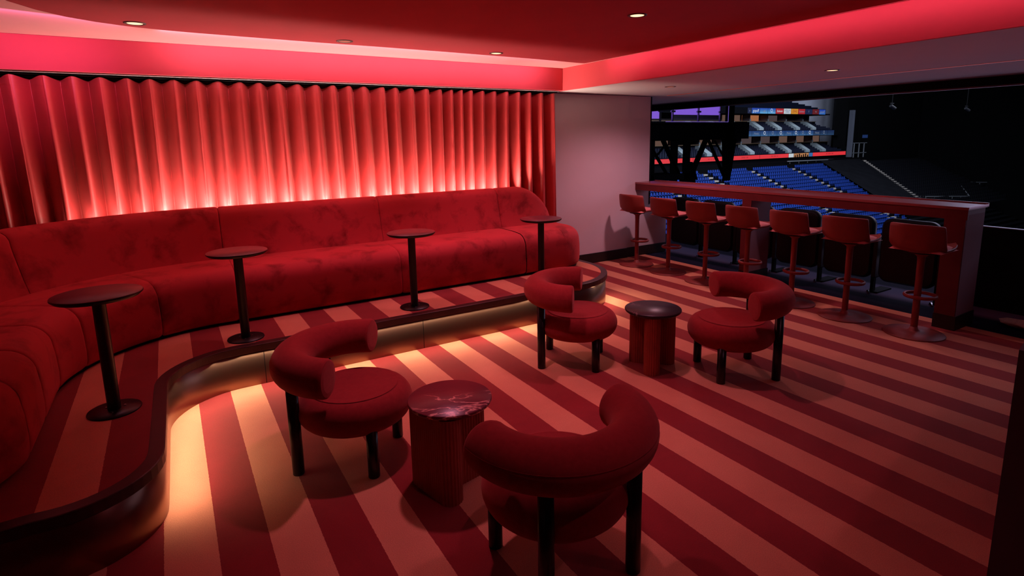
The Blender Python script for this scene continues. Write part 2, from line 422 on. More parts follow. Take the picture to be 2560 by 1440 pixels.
# ------------------------------------------------------------------ curtain and its track
CREST = [-1.46, -1.27, -1.09, -.916, -.727, -.548, -.372, -.2, -.042, .124, .293, .456, .629, .781, .948, 1.110, 1.278, 1.433, 1.585, 1.729, 1.919, 2.056, 2.218, 2.394, 2.548,
         2.683, 2.801, 2.913, 3.061, 3.207, 3.368, 3.528, 3.676, 3.843, 4.016, 4.19]
def phase(x):
    for i in range(len(CREST)-1):
        if CREST[i] <= x < CREST[i+1]: return i + (x - CREST[i])/(CREST[i+1]-CREST[i])
    return 0 if x < CREST[0] else len(CREST) - 1
rnd = [random.random() for _ in range(80)]
def curtain_y(x, z):
    t = (z - .30)/1.9
    sway = (rnd[int(phase(x)) % 80] - .5)
    ph = phase(min(max(x + (1-t)*.030*math.sin(x*2.3+1) + (1-t)*sway*0, CREST[0]), 4.15))
    i = int(ph); f = ph - i
    amp = .062 + .014*(1-t) + .012*(rnd[i % 80] - .5)
    sharp = .5 + .5*math.cos(2*PI*f)
    k = .52 + .5*(1-t)*(rnd[(i+11) % 80]-.3)
    y = -amp*(2*sharp**k - 1)
    y += .010*(1-t)*math.sin(2*PI*f*2 + rnd[(i+5) % 80]*6)*rnd[(i+3) % 80]*1.6
    y += .004*math.sin(x*71 + z*3)*(1-t)
    for sx in (-.24, .50, 1.38, 2.66):     # puckered joins between the widths
        dx = x - sx - .02*(1-t)
        if abs(dx) < .02: y += .006*(1 - abs(dx)/.02) * (math.sin(z*62 + 3*math.sin(z*17)) + .6)
    return 5.730 + y
NX, NZ = 1500, 46
X_A, X_B = -1.45, 4.035
rows = []
for j in range(NZ):
    z = .30 + (2.186 - .30)*j/(NZ-1)
    rows.append([(X_A + (X_B - X_A)*i/(NX-1), curtain_y(X_A + (X_B - X_A)*i/(NX-1), z), z + (.012*math.cos(2*PI*phase(X_A + (X_B - X_A)*i/(NX-1))) if j == NZ-1 else 0)) for i in range(NX)])
cur = empty('velvet_curtain', (1.3, 5.70, .3), 0, 'full width gathered red satin curtain hanging behind the long sofa', 'curtain')
o = MB().grid(rows).build('drape', M['curtain'], cur, norm=False); o.location = (-1.3, -5.70, -.3)
# top hem stitching band
rows2 = [[(p[0], p[1] - .003, z) for p in rows[-1]] for z in (2.128, 2.131)]
o = MB().grid(rows2).build('hem_stitch', mat('hem_thread', (.55, .07, .06), .6), cur, norm=False); o.location = (-1.3, -5.70, -.3)
tr = empty('curtain_track', (1.3, 5.64, 2.21), 0, 'pale curtain rail under the pelmet showing between the curtain waves', 'rail')
o = MB().box((-2.6, 5.615, 2.214), (4.06, 5.64, 2.222)).build('rail', mat('white_rail', (.75, .74, .8), .4), tr); o.location = (-1.3, -5.64, -2.21)
o = MB().box((-2.6, 5.66, 2.204), (4.06, 5.84, 2.222)).build('track_slot', M['black_matte'], tr); o.location = (-1.3, -5.64, -2.21)

# ------------------------------------------------------------------ pedestal tables on the platform
def pole_table(loc, label):
    t = empty('pedestal_table', loc, 0, label, 'table', 'slim pedestal tables on the platform')
    R = .194
    MB().lathe([(0, .612), (R-.012, .612), (R, .624), (R, .631), (R-.002, .633), (0, .633)], 72).build('tabletop', M['table_red'], t)
    MB().lathe([(R-.013, .6105), (R+.001, .6235), (R+.001, .630)], 72).build('edge_band', M['black_metal'], t)
    MB().lathe([(.030, .008), (.030, .60), (.06, .606), (.06, .612)], 32).build('pole', M['black_metal'], t)
    MB().lathe([(0, 0), (.119, 0), (.121, .003), (.119, .008), (.034, .010), (0, .010)], 64).build('base_plate', M['black_metal'], t)
    for a in (20, 140, 260):
        MB().tube((.048*math.cos(math.radians(a)), .048*math.sin(math.radians(a)), .009), (.048*math.cos(math.radians(a)), .048*math.sin(math.radians(a)), .014), .005, n=10).build('bolt', M['chrome'], t)
    return t
pole_table((-.364, 3.474, .295), 'nearest slim pedestal table with burgundy top, at the far left of the sofa')
pole_table((.354, 4.308, .295), 'slim pedestal table with burgundy top, second from the left along the sofa')
pole_table((1.641, 4.345, .295), 'slim pedestal table with burgundy round top in the middle of the straight sofa run')
pole_table((2.934, 4.366, .295), 'farthest slim pedestal table, base hidden by an armchair, near the sofa end')

# ------------------------------------------------------------------ tub armchairs
def armchair():
    c = empty('tub_armchair', (0, 0, 0), 0)
    # cushion: thick pillow disc
    Rs, ts, zs = .296, .183, .309
    SO = (-.045, 0, 0)
    prof = []
    for i in range(15):
        t = -PI/2 + PI*i/14
        prof.append((Rs - .088 + .088*math.cos(t), zs + ts/2*math.sin(t)))
    prof = [(0, zs - ts/2)] + prof + [(Rs*.45, zs + ts/2 + .006), (0, zs + ts/2 + .008)]
    s = MB().lathe(prof, 72, SO).build('seat', M['wool'], c)
    MB().lathe([(Rs-.080, zs+ts/2+.002), (Rs-.075, zs+ts/2+.0035), (Rs-.070, zs+ts/2+.001)], 72, SO).build('seam', M['wool'], s)
    # curved back roll: tube along an arc, flat piped ends, opens towards -x
    Rr, rr, zc, ha, off = .302, .094, .561, math.radians(91), -.042
    rows = []
    A = 48; T = 28
    def ring(th, r, zo=0):
        return [(off + (Rr + r*math.cos(2*PI*k/T))*math.cos(th), (Rr + r*math.cos(2*PI*k/T))*math.sin(th), zc + r*1.02*math.sin(2*PI*k/T)) for k in range(T)]
    ths = [-ha + .004, -ha + .02] + [-ha + .05 + (2*ha - .1)*i/A for i in range(A+1)] + [ha - .02, ha - .004]
    rs = [rr - .010, rr - .003] + [rr]*(A+1) + [rr - .003, rr - .010]
    mb = MB(); rows = [ring(t, r) for t, r in zip(ths, rs)]
    mb.grid(rows, close=True)
    back = mb.build('back_roll', M['wool'], c, norm=False)
    back.data.flip_normals() if hasattr(back.data, 'flip_normals') else None
    for sgn in (-1, 1):
        mb = MB(); r2 = ring(sgn*(ha - .003), rr - .010); r3 = ring(sgn*(ha + .006), rr - .03); cen = (off + Rr*math.cos(ha + .01), sgn*Rr*math.sin(ha + .01), zc)
        mb.grid([r2, r3], close=True); mb.add(r3 + [cen], [(k, (k+1) % T, T) for k in range(T)], True)
        mb.build('end_cap', M['wool'], back)
    mb = MB()   # piping line along the outside of the roll
    mb.grid([[(off + (Rr + (rr + dd)*math.cos(an))*math.cos(t), (Rr + (rr + dd)*math.cos(an))*math.sin(t), zc + (rr + dd)*1.02*math.sin(an)) for t in ths[2:-2]] for an, dd in ((.20, -.001), (.23, .0012), (.26, -.001))])
    mb.build('seam', M['wool'], back, norm=False)
    for a, top in ((45, .53), (-45, .53), (135, .27), (-135, .27)):
        x, y = .279*math.cos(math.radians(a)), .279*math.sin(math.radians(a))
        MB().lathe([(0, 0), (.0275, 0), (.029, .003), (.029, top), (0, top)], 28, (x, y, 0)).build('leg', M['black_leg'], c)
    return c
G = 'red tub armchairs on the striped carpet'
ch = armchair()
specs = [(.685, 2.877, 2.497, 'red tub armchair left of the wine red marble table, back to the step'),
         (2.467, 3.273, 2.382, 'red tub armchair at the platform edge, left of the black marble side table'),
         (3.315, 2.457, -.457, 'red tub armchair right of the black marble side table, its back to the bar stools'),
         (1.183, 1.633, -1.610, 'nearest red tub armchair seen from behind, back roll facing the camera')]
for i, (x, y, a, lab) in enumerate(specs):
    o = ch if i == 0 else copy_tree(ch)
    o.location = (x, y, 0); o.rotation_euler = (0, 0, a)
    tag(o, lab, 'armchair', G)

# ------------------------------------------------------------------ fluted side tables
def fluted_outline(pts_n=0):
    """T-shaped plan: a rounded bar with a rounded stem, scalloped all round; x = stem direction"""
    hw, half, stem = .055, .165, .19
    xb = -.095
    base = []
    base += [(xb + hw, -hw - .0)]
    out = []
    # walk: stem lower side -> stem tip -> stem upper side -> bar upper arm -> back -> bar lower arm
    def line(a, b):
        n = max(2, int(math.dist(a, b)/.004)); return [(a[0]+(b[0]-a[0])*i/n, a[1]+(b[1]-a[1])*i/n) for i in range(n)]
    def rc(cx, cy, r, a0, a1):
        n = int(abs(math.radians(a1-a0))*r/.004); return [(cx + r*math.cos(math.radians(a0+(a1-a0)*i/n)), cy + r*math.sin(math.radians(a0+(a1-a0)*i/n))) for i in range(n)]
    out += line((xb+hw, -hw), (stem-hw, -hw)) + rc(stem-hw, 0, hw, -90, 90) + line((stem-hw, hw), (xb+hw, hw))
    out += line((xb+hw, hw), (xb+hw, half-hw)) + rc(xb, half-hw, hw, 0, 180)
    out += line((xb-hw, half-hw), (xb-hw, -half+hw)) + rc(xb, -half+hw, hw, 180, 360) + line((xb+hw, -half+hw), (xb+hw, -hw))
    # scallop
    L_ = 0; res = []
    n = len(out)
    for i, p in enumerate(out):
        q = out[(i+1) % n]; pr = out[i-1]
        t = (Vector(q) - Vector(pr)).normalized(); nrm = Vector((t.y, -t.x))
        k = abs(math.sin(PI*L_/.0165)); off = .0040*(k - .6)
        res.append((p[0] + nrm.x*off, p[1] + nrm.y*off)); L_ += math.dist(p, q)
    return res
OUT = fluted_outline()
def side_table(loc, rz, marb, label):
    t = empty('fluted_side_table', loc, rz, label, 'side table', 'fluted side tables between the armchairs')
    MB().prism(OUT, 0, .418).build('fluted_base', M['terracotta'], t)
    R = .201
    MB().lathe([(0, .418), (R-.014, .418), (R-.004, .426), (R, .434), (R-.001, .441), (R-.004, .4445), (0, .4445)], 80).build('marble_top', M[marb], t)
    return t
side_table((1.038, 2.342, 0), math.radians(12), 'marble', 'fluted terracotta side table with veined wine red marble top beside the nearest armchair')
side_table((2.875, 2.84, 0), math.radians(225), 'marble2', 'fluted terracotta side table with black marble top between the two far armchairs')

# ------------------------------------------------------------------ bar counter
bar = empty('bar_counter', (5.53, 4, 0), 0, 'long narrow oxblood red bar counter facing the arena', 'counter')
def off_o(o, p): o.location = (-p[0], -p[1], -p[2]); return o
BP = (5.53, 4, 0)
xa = lambda y: 5.50 + .035*(y - 1.95)/4.05
mb = MB(); y0, y1 = 1.955, 5.87
for (d0, d1, z0, z1) in ((0, .375, 1.028, 1.05),):
    mb.prism([(xa(y0)+d0, y0), (xa(y0)+d1, y0), (xa(y1)+d1, y1), (xa(y1)+d0, y1)], z0, z1)
off_o(mb.build('countertop', M['bar'], bar, bevel=.004), BP)
off_o(MB().prism([(xa(y0)+.375, y0), (xa(y0)+.40, y0), (xa(y1)+.40, y1), (xa(y1)+.375, y1)], 1.03, 1.062).build('rear_lip', M['bar'], bar, bevel=.003), BP)
off_o(MB().prism([(xa(y0)+.004, y0+.002), (xa(y0)+.03, y0+.002), (xa(y1)+.03, y1), (xa(y1)+.004, y1)], .945, 1.028).build('apron', M['bar_front'], bar), BP)
off_o(MB().prism([(xa(y0)+.03, y0+.01), (xa(y0)+.36, y0+.01), (xa(y1)+.36, y1), (xa(y1)+.03, y1)], .985, 1.027).build('underside', M['bar_front'], bar), BP)
for yy0, yy1 in ((1.965, 2.12), (3.99, 4.11)):
    x = xa(yy0)
    pst = MB().box((x+.02, yy0, 0), (x+.36, yy1, .985)).build('post', M['post'], bar); off_o(pst, BP)
    MB().box((x+.006, yy0+.001, 0), (x+.02, yy1-.001, .985)).build('post_front', M['bar_front'], pst)
    MB().box((x+.005, yy0-.008, .0), (x+.365, yy1+.004, .125)).build('skirting', M['base'], pst)
off_o(MB().box((xa(y0)+.002, y0-.003, 1.040), (xa(y0)+.385, y0+.001, 1.053)).build('end_trim', mat('trim_metal', (.5, .4, .42), .3, .8), bar), BP)

# ------------------------------------------------------------------ bar stools
def bar_stool():
    s = empty('bar_stool', (0, 0, 0), 0)
    MB().lathe([(0, 0), (.221, 0), (.224, .004), (.220, .009), (.12, .016), (.05, .024), (.034, .034), (.027, .06), (0, .06)], 64).build('base', M['stool'], s)
    MB().lathe([(.026, .03), (.026, .40), (.027, .60), (.030, .655), (.05, .675), (.10, .690)], 32).build('pole', M['stool'], s)
    fr = MB()
    T, A = 10, 48
    rows = [[(.055 + (.112 + .011*math.cos(2*PI*k/T))*math.cos(2*PI*a/A), (.112 + .011*math.cos(2*PI*k/T))*math.sin(2*PI*a/A), .318 + .015*math.sin(2*PI*k/T)) for k in range(T)] for a in range(A+1)]
    fr.grid(rows, close=True); fr.tube((-.03, 0, .318), (.0, 0, .318), .014, n=12)
    fr.build('footrest', M['stool'], s)
    # one-piece shell: shallow seat that turns up into a low wrap-around back
    rows = []; rin = []
    NU = 40
    def hw(v): return .205
    def shell(o):
        """o = inward offset; rows from front lip to top of the back"""
        rows = []
        prof = [(.205, .735), (.19, .722), (.14, .708), (.05, .700), (-.06, .698), (-.13, .704), (-.170, .722), (-.190, .752), (-.202, .80), (-.212, .86), (-.219, .91), (-.222, .938), (-.219, .944)]
        for k, (x, z) in enumerate(prof):
            row = []
            t = k/(len(prof)-1)
            w = [.165, .185, .195, .195, .192, .196, .204, .207, .206, .204, .201, .197, .189][k]
            for i in range(NU+1):
                u = -1 + 2*i/NU
                y = w*u
                if k < 5:
                    dz = .026*abs(u)**3; dx = -.03*u*u if x > .1 else 0
                else:
                    f = max(0, 1 - abs(k - 5.5)/3.5)
                    dz = .030*u*u*f - (.010*abs(u)**4 if k > 9 else 0); dx = (.085 if k > 5 else .06)*abs(u)**2.6
                row.append((x + dx + (o if k >= 6 else 0), y*(1 - o*1.2), z + dz + (o if k < 6 else 0)))
            rows.append(row)
        return rows
    a = shell(0); b = shell(.016)
    mb = MB(); mb.grid(a); mb.grid(b)
    for e in (0, -1):
        mb.grid([a[e], b[e]])
    mb.grid([[r[0] for r in a], [r[0] for r in b]]); mb.grid([[r[-1] for r in a], [r[-1] for r in b]])
    mb.build('shell', M['stool'], s, weld=.0005)
    pad = []
    for k in range(13):
        x = -.15 + .345*k/12
        e = math.sin(PI*min(max((k)/12, 0), 1))**.45
        pad.append([(x - .02*(abs(-1+2*i/20)**2)*(1 if x > .05 else 0), .190*(-1+2*i/20), .718 + .052*e*(1 - abs(-1+2*i/20)**4)**.5) for i in range(21)])
    MB().grid(pad).build('seat_pad', M['seat_pad'], s)
    return s
st = bar_stool()
GS = 'brick red bar stools along the bar'
words_ = ['first from the mauve wall', 'second from the mauve wall', 'third from the mauve wall', 'middle one, before the bar centre post',
          'fifth from the mauve wall, right of the centre post', 'second last toward the right', 'last one, beside the right end post']
ys = [5.445, 4.885, 4.315, 3.765, 3.235, 2.70, 2.125]; rots = [6, 3, 2, -2, -1, 1, 1]
for i, (y, rz) in enumerate(zip(ys, rots)):
    o = st if i == 0 else copy_tree(st)
    o.location = (5.185, y, 0); o.rotation_euler = (0, 0, math.radians(rz))
    tag(o, 'brick red low back pedestal stool, ' + words_[i], 'bar stool', GS)

# ------------------------------------------------------------------ black terrace seats beyond the bar
def rrect(y0, y1, z0, z1, r, n=6):
    pts = []
    for cy, cz, a0 in ((y1-r, z1-r, 0), (y0+r, z1-r, 90), (y0+r, z0+r, 180), (y1-r, z0+r, 270)):
        pts += [(cy + r*math.cos(math.radians(a0 + 90*i/n)), cz + r*math.sin(math.radians(a0 + 90*i/n))) for i in range(n+1)]
    return pts
M['black_leather'] = mat('black_leather', (.005, .0045, .006), .5, spec=.25)
def terrace_seat():
    t = empty('terrace_seat', (0, 0, 0), 0)
    def slab(name, pts, x0, x1, rnd=.02):
        mb = MB(); n = len(pts); cy = sum(p[0] for p in pts)/n; cz = sum(p[1] for p in pts)/n
        rows = []
        for x, k in ((x0, .94), (x0+rnd, 1), (x1-rnd, 1), (x1, .94)):
            rows.append([(x, cy + (y-cy)*k, cz + (z-cz)*k) for y, z in pts])
        mb.grid(rows, close=True); mb.add(rows[0], [tuple(range(n))]); mb.add(rows[-1], [tuple(reversed(range(n)))])
        return mb.build(name, M['black_leather'], t)
    slab('backrest', rrect(-.258, .258, .15, .81, .09), 0, .09)
    slab('armrest', rrect(-.306, -.263, .16, .58, .02), .02, .40)
    slab('seat', rrect(-.245, .245, .34, .46, .05), .10, .50)
    MB().box((.05, -.28, 0), (.10, -.25, .60)).box((.05, -.33, 0), (.34, -.22, .015)).build('leg', M['black_matte'], t)
    MB().bar((-.02, -.285, .005), (.06, -.235, .012), .012).build('foot_bolt', M['chrome'], t)
    return t
ts_ = terrace_seat()
tw = ['first from the mauve wall', 'second from the mauve wall', 'third from the mauve wall', 'behind the fifth stool', 'behind the second last stool', 'behind the last stool']
for i, y in enumerate((5.56, 4.99, 4.42, 3.84, 3.255, 2.665)):
    o = ts_ if i == 0 else copy_tree(ts_)
    o.location = (6.18, y, -.004)
    tag(o, 'black upholstered seat beyond the bar, ' + tw[i], 'seat', 'black seats on the terrace beyond the bar')
bp = empty('balustrade', (6.5, 1.0, 0), 0, 'low black balustrade with thin pale top edge right of the bar', 'balustrade')
MB().box((0, -3.5, -.004), (.05, 1.22, .772)).build('board', M['black_matte'], bp)
MB().box((-.002, -3.5, .772), (.052, 1.22, .780)).build('top_edge', mat('pale_edge', (.10, .11, .15), .4, .3), bp)
# crumpled cloth on the terrace floor
mb = MB(); rows = []
for j in range(9):
    th = PI*j/8
    rows.append([(6.05 + .10*math.sin(th)*math.cos(2*PI*i/14)*(1+.35*math.sin(3.1*i+j)), 1.62 + .19*math.sin(th)*math.sin(2*PI*i/14)*(1+.25*math.cos(2.3*i+2*j)), .035 - .035*math.cos(th)*(1+.2*math.sin(5*i))) for i in range(14)])
tag(MB().grid(rows, close=True).build('crumpled_cloth', mottled('beige_cloth', (.55, .42, .30), (.75, .6, .45), 30, .3, .7, .9)), 'crumpled beige cloth lying on the dark terrace floor right of the bar', 'cloth')

# ------------------------------------------------------------------ downlights
def downlight(loc, label, ring, lamp, group, r=.045):
    d = empty('downlight', loc, 0, label, 'downlight', group)
    MB().lathe([(r*1.42, 0), (r*1.38, -.004), (r*1.08, -.005), (r*1.02, .0), (r*1.0, -.0008)], 40).build('trim_ring', M[ring], d)
    MB().lathe([(0, -.0022), (r*.98, -.0022)], 32).build('lamp', M[lamp], d)
    return d
GD = 'recessed downlights in the red ceiling panel'
downlight((-.075, 4.545, 2.435), 'bright recessed downlight in the red ceiling panel at its curved left corner', 'ring_dark', 'lamp', GD)
downlight((1.282, 4.62, 2.435), 'dim recessed downlight at the red panel edge, second from the left', 'ring_dark', 'lamp_dim', GD)
downlight((2.655, 4.65, 2.435), 'recessed downlight at the red panel edge, nearest the corner with the lowered ceiling', 'ring_dark', 'lamp', GD)
downlight((2.69, 2.862, 2.435), 'bright recessed downlight alone in the middle of the red ceiling panel', 'ring_dark', 'lamp', GD)
GE = 'recessed downlights in the pale lowered ceiling'
downlight((4.947, 4.704, 2.222), 'dim recessed downlight in the pale lowered ceiling near the mauve wall', 'ring_grey', 'lamp_dim', GE)
downlight((5.151, 2.969, 2.222), 'bright recessed downlight in the pale lowered ceiling above the bar', 'ring_grey', 'lamp', GE)

# ------------------------------------------------------------------ the arena beyond the open front
def emis(name, col, s): return mat(name, (.02, .02, .02), .5, emit=col, estr=s)
M['a_dark'] = mat('arena_charcoal', (.005, .005, .007), .9, spec=.03)
M['a_navy'] = mat('arena_navy', (.007, .009, .022), .8, spec=.03)
M['a_pale'] = mottled('arena_pale_paint', (.42, .50, .54), (.46, .54, .58), 2, .3, .7, .8, 30, 0)
M['a_grey'] = mottled('arena_grey_cladding', (.16, .17, .23), (.19, .20, .26), .4, .3, .7, .8, 30, 0)
M['a_suite'] = mottled('suite_wall', (.13, .10, .12), (.17, .13, .14), .8, .3, .7, .8, 30, 0)
M['a_step'] = mat('concrete_step', (.50, .44, .40), .9)
M['a_seat'] = mat('blue_seat_plastic', (.018, .060, .36), .5, spec=.4)
M['a_rail'] = mat('rail_grey', (.40, .42, .48), .4, .4)
M['a_tarp'] = mottled('charcoal_tarpaulin', (.009, .009, .012), (.013, .013, .017),   .6, .3, .7, .9, 30, 0, spec=.03)
def led(name, c_top, c_bot, s, z0, z1):
    m = emis(name, c_top, s); g = N(m, 'ShaderNodeNewGeometry'); sx = N(m, 'ShaderNodeSeparateXYZ'); L(m, g.outputs['Position'], sx.inputs[0])
    mr = N(m, 'ShaderNodeMapRange'); mr.inputs['From Min'].default_value = z0; mr.inputs['From Max'].default_value = z1; L(m, sx.outputs['Z'], mr.inputs['Value'])
    L(m, ramp(m, mr.outputs[0], [(0, c_bot), (.5, tuple((a+b)/2*.8 for a, b in zip(c_top, c_bot))), (1, c_top)]), bsdf(m).inputs['Emission Color']); return m
def text_obj(name, s, loc, size, m, parent, shear=0.0, xs=1.0, space=1.0):
    cu = bpy.data.curves.new(name, 'FONT'); cu.body = s; cu.size = size; cu.align_x = 'CENTER'; cu.align_y = 'CENTER'; cu.shear = shear; cu.space_line = space
    cu.resolution_u = 3
    t = bpy.data.objects.new(name, cu); COL.objects.link(t); bpy.context.view_layer.update()
    me = bpy.data.meshes.new_from_object(t); bpy.data.objects.remove(t); bpy.data.curves.remove(cu)
    me.transform(Matrix.Rotation(PI/2, 4, 'X')); me.transform(Matrix.Diagonal((xs, 1, 1, 1))); me.transform(Matrix.Translation(loc))
    me.materials.clear(); me.materials.append(m); me.name = name
    o = bpy.data.objects.new(name, me); COL.objects.link(o); o.parent = parent; return o
YF = 60.0
W_ = emis('led_white', (.85, .9, 1), .75); W2 = emis('led_pale', (.55, .65, .9), .32)
def board(label, z0, z1, xs, cells, x_left):
    b = empty('led_ribbon_board', (0, 0, 0), 0, label, 'screen', 'LED ribbon boards on the far arena tiers')
    MB().box((x_left, YF+.02, z0-.06), (xs[-1]+.05, YF+.319, z1+.06)).build('housing', M['a_dark'], b)
    for (xa_, xb_), (m, txt, size, tm, sh, sq) in zip(zip(xs, xs[1:]), cells):
        p = MB().quad((xa_+.03, YF, z0), (xb_-.03, YF, z0), (xb_-.03, YF, z1), (xa_+.03, YF, z1)).build('screen_panel', m, b, norm=False)
        if txt:
            c = ((xa_+xb_)/2, YF-.02, (z0+z1)/2)
            if txt == 'O2':
                text_obj('lettering', 'O', (c[0]-.08, c[1], c[2]+.05), size, tm, p, 0, .85); text_obj('lettering', '2', (c[0]+.34, c[1], c[2]-.28), size*.32, tm, p)
            elif txt == 'bars':
                mb = MB()
                for k in range(4): mb.box((c[0]-.3+k*.18, YF-.03, c[2]-.2), (c[0]-.2+k*.18, YF-.01, c[2]-.12+.07*k))
                mb.build('lettering', tm, p)
            else: text_obj('lettering', txt, c, size, tm, p, sh, sq, .8)
    return b
zb = (5.36, 6.24)
BL = led('led_blue', (.012, .06, .60), (.04, .24, .85), .55, *zb); BLd = emis('led_navy', (.01, .02, .12), .4)
BLc = led('led_cyan', (.010, .07, .60), (.16, .55, 1.0), .65, *zb)
RD = emis('led_red', (.62, .018, .030), .55); RDd = emis('led_dark_red', (.25, .010, .02), .4); WH = emis('led_whitepanel', (.80, .88, .95), .62); YE = emis('led_yellow', (.90, .36, .02), .62)
BT = emis('led_bluetext', (.02, .10, .40), .5); RT = emis('led_redtext', (.55, .02, .02), .5)
board('upper LED ribbon board with many coloured sponsor panels on the far tiers', *zb,
      [80.8, 81.86, 83.94, 86.08, 88.19, 90.43, 92.48, 94.58, 96.64, 98.83, 100.9, 102.92],
      [(BLd, 'o', .5, W2, 0, 1), (BL, 'gopuff', .66, W_, 0, .92), (BLc, 'bars', .5, W2, 0, 1), (BLc, 'O2', .86, W_, 0, 1), (RD, 'Budweiser', .46, W_, .35, .82), (WH, 'AMERICAN\nEXPRESS', .40, BT, 0, .80),
       (YE, 'DHL', .62, RT, .35, 1.1), (RD, 'Budweiser', .46, W2, .35, .80), (BLd, 'f', .55, W2, 0, 1), (RDd, '+v', .5, W2, 0, 1), (BL, 'gopuff', .62, W2, 0, .9)], 74)
zb2 = (1.68, 2.54)
B2 = led('led_steel_blue', (.010, .05, .24), (.05, .17, .40), .62, *zb2); B2d = led('led_dim_blue', (.008, .03, .14), (.03, .09, .22), .5, *zb2)
board('middle LED ribbon board, all blue with repeated round emblems, on the far tiers', *zb2,
      [80.9, 82.18, 84.5, 86.66, 88.95, 91.13, 93.37, 95.42, 97.42, 99.64, 101.82, 104.14, 106.24],
      [(B2, None, 0, 0, 0, 0), (B2, 'Priority', .5, W2, .2, .8), (B2, 'O2', .86, W_, 0, 1), (B2, 'O2', .82, W2, 0, 1), (B2, 'O2', .86, W_, 0, 1), (B2, 'Priority', .5, W2, .2, .8), (B2, 'O2', .86, W_, 0, 1), (B2, 'O2', .82, W2, 0, 1), (B2, 'O2', .86, W_, 0, 1),
       (B2d, 'Priority', .5, W2, .2, .8), (B2d, 'O2', .82, W2, 0, 1), (B2d, None, 0, 0, 0, 0)], 62)
zb3 = (-2.08, -1.42)
R3 = emis('led_bright_red', (.72, .030, .040), .95); R3t = emis('led_red_text', (.38, .01, .015), .5); OR = emis('led_amber', (.62, .26, .10), .6); BB = emis('led_blueblock', (.05, .20, .55), .6)
b3 = board('lowest LED ribbon board, glowing red along the far tier', *zb3, [60, 68.4, 76.8, 84.6, 92.63, 94.12, 98.66, 99.87, 110.73],
      [(R3, 'IIII IIII II', .3, R3t, 0, 2), (R3, 'III II IIII', .3, R3t, 0, 2), (R3, 'IIIIII III', .34, R3t, 0, 2), (R3, 'III IIII II', .34, R3t, 0, 2), (WH, None, 0, 0, 0, 0), (OR, None, 0, 0, 0, 0), (BB, None, 0, 0, 0, 0), (R3, 'III IIIII IIII', .34, R3t, 0, 2)], 58)
mb = MB()
for k in range(7): mb.box((94.4+k*.62, YF-.03, -2.08), (94.4+k*.62+.28, YF-.01, -1.75+.12*(k % 3)))
mb.build('silhouettes', M['a_dark'], b3)

# tiers: raked seating, suites with partition walls, pale stair parapets
PAR1 = (68.8, 74.1, 79.3, 84.55, 89.55, 94.85, 99.75); PAR2 = (66.6, 71.9, 77.2, 82.5, 87.9, 92.8, 98.3, 103.4)
def tier(label, zf, zs0, zs1, x0, x1, parts_x, lit, x1s, par):
    """zf: top of the board below; suites between zs0 and zs1"""
    t = empty('seating_tier', (0, 0, 0), 0, label, 'stand', 'stacked tiers of the far arena stand')
    mb = MB(); n = 5
    for k in range(n):
        y = YF + .32 + k*.5; z = zf + .10 + k*.26
        mb.box((x0, y, zf - .5), (x1 - k*.62, y + .52, z))
    mb.build('raked_steps', M['a_navy'], t)
    MB().box((x0, YF+2.75, zf-.4), (x1 - 1.5, YF+4.4, zs0)).build('suite_floor', M['a_dark'], t)
    MB().box((x0, YF+4.3, zs0), (x1s, YF+4.4, zs1 + .2)).build('suite_back', M['a_suite'], t)
    MB().box((x0, YF+.32, zs1), (x1s, YF+4.4, zs1+.22)).build('suite_ceiling', M['a_dark'], t)
    for x in parts_x:
        MB().box((x, YF+2.7, zs0), (x+.16, YF+4.4, zs1)).build('partition', M['a_suite'], t)
        MB().box((x, YF+2.66, zs0-.35), (x+.32, YF+2.72, zs0+.45)).build('partition_end', M['a_pale'], t)
    for x, m in lit:
        MB().box((x+.2, YF+4.20, zs0), (x+4.7, YF+4.28, zs1)).build('lit_back', m, t)
    MB().box((x0, YF+2.62, zs0+.02), (x1-1.4, YF+2.66, zs0+.10)).build('suite_rail', mat('brass_rail', (.35, .22, .12), .5), t)
    # rows of dark seats on the rake, too far to tell apart
    sm = MB(); x = x0 + .3
    while x < x1 - .5:
        for k in range(n):
            if x < x1 - k*.62 - .4 and all(not (q-.45 < x < q+1.2) for q in par):
                y = YF + .3 + k*.5; z = zf + .10 + k*.26
                sm.box((x, y+.30, z), (x+.40, y+.36, z+.36))
        x += .52
    so = sm.build('seat_rows', mat('dark_navy_seats', (.006, .009, .034), .7), t, norm=False); so['kind'] = 'stuff'
    return t
GLOW = emis('suite_glow', (.85, .30, .12), .42); GLOW2 = emis('suite_dim_glow', (.30, .17, .13), .35); GLOW3 = emis('suite_mauve_glow', (.20, .14, .15), .30)
T1 = tier('upper suite tier of the far arena stand between the sponsor board and the blue board', 2.56, 4.15, 5.28, 62, 106, [85.1, 90.0, 95.2, 100.3], [(84.9, GLOW), (79.8, GLOW2), (90.2, GLOW3)], 105, PAR1)
T2 = tier('lower suite tier of the far arena stand between the blue board and the red board', -1.40, .40, 1.60, 58, 110.6, [62.5, 67.6, 72.7, 78.0, 83.0, 88.2, 93.4, 98.6, 103.8], [(88.4, GLOW3), (83.2, GLOW3), (93.6, GLOW2), (98.8, GLOW2), (103.9, GLOW2), (62.6, GLOW2), (72.8, GLOW2)], 109, PAR2)
def parapet(x, zf, t):
    p = MB(); h = 1.05; w = 1.15
    pts = [(YF+.32, zf+.42), (YF+2.2, zf+h+.50), (YF+2.75, zf+h+.54), (YF+2.75, zf+h-.25), (YF+2.2, zf+h-.3), (YF+.32, zf-.3)]
    a = [(x, y, z) for y, z in pts]; b = [(x+w, y, z) for y, z in pts]
    n = len(pts); p.add(a + b, [tuple(range(n)), tuple(range(2*n-1, n-1, -1))] + [(k, (k+1) % n, n+(k+1) % n, n+k) for k in range(n)])
    return p.build('stair_parapet', M['a_pale'], t)
for x in PAR1: parapet(x, 2.62, T1)
for x in PAR2: parapet(x, -1.30, T2)
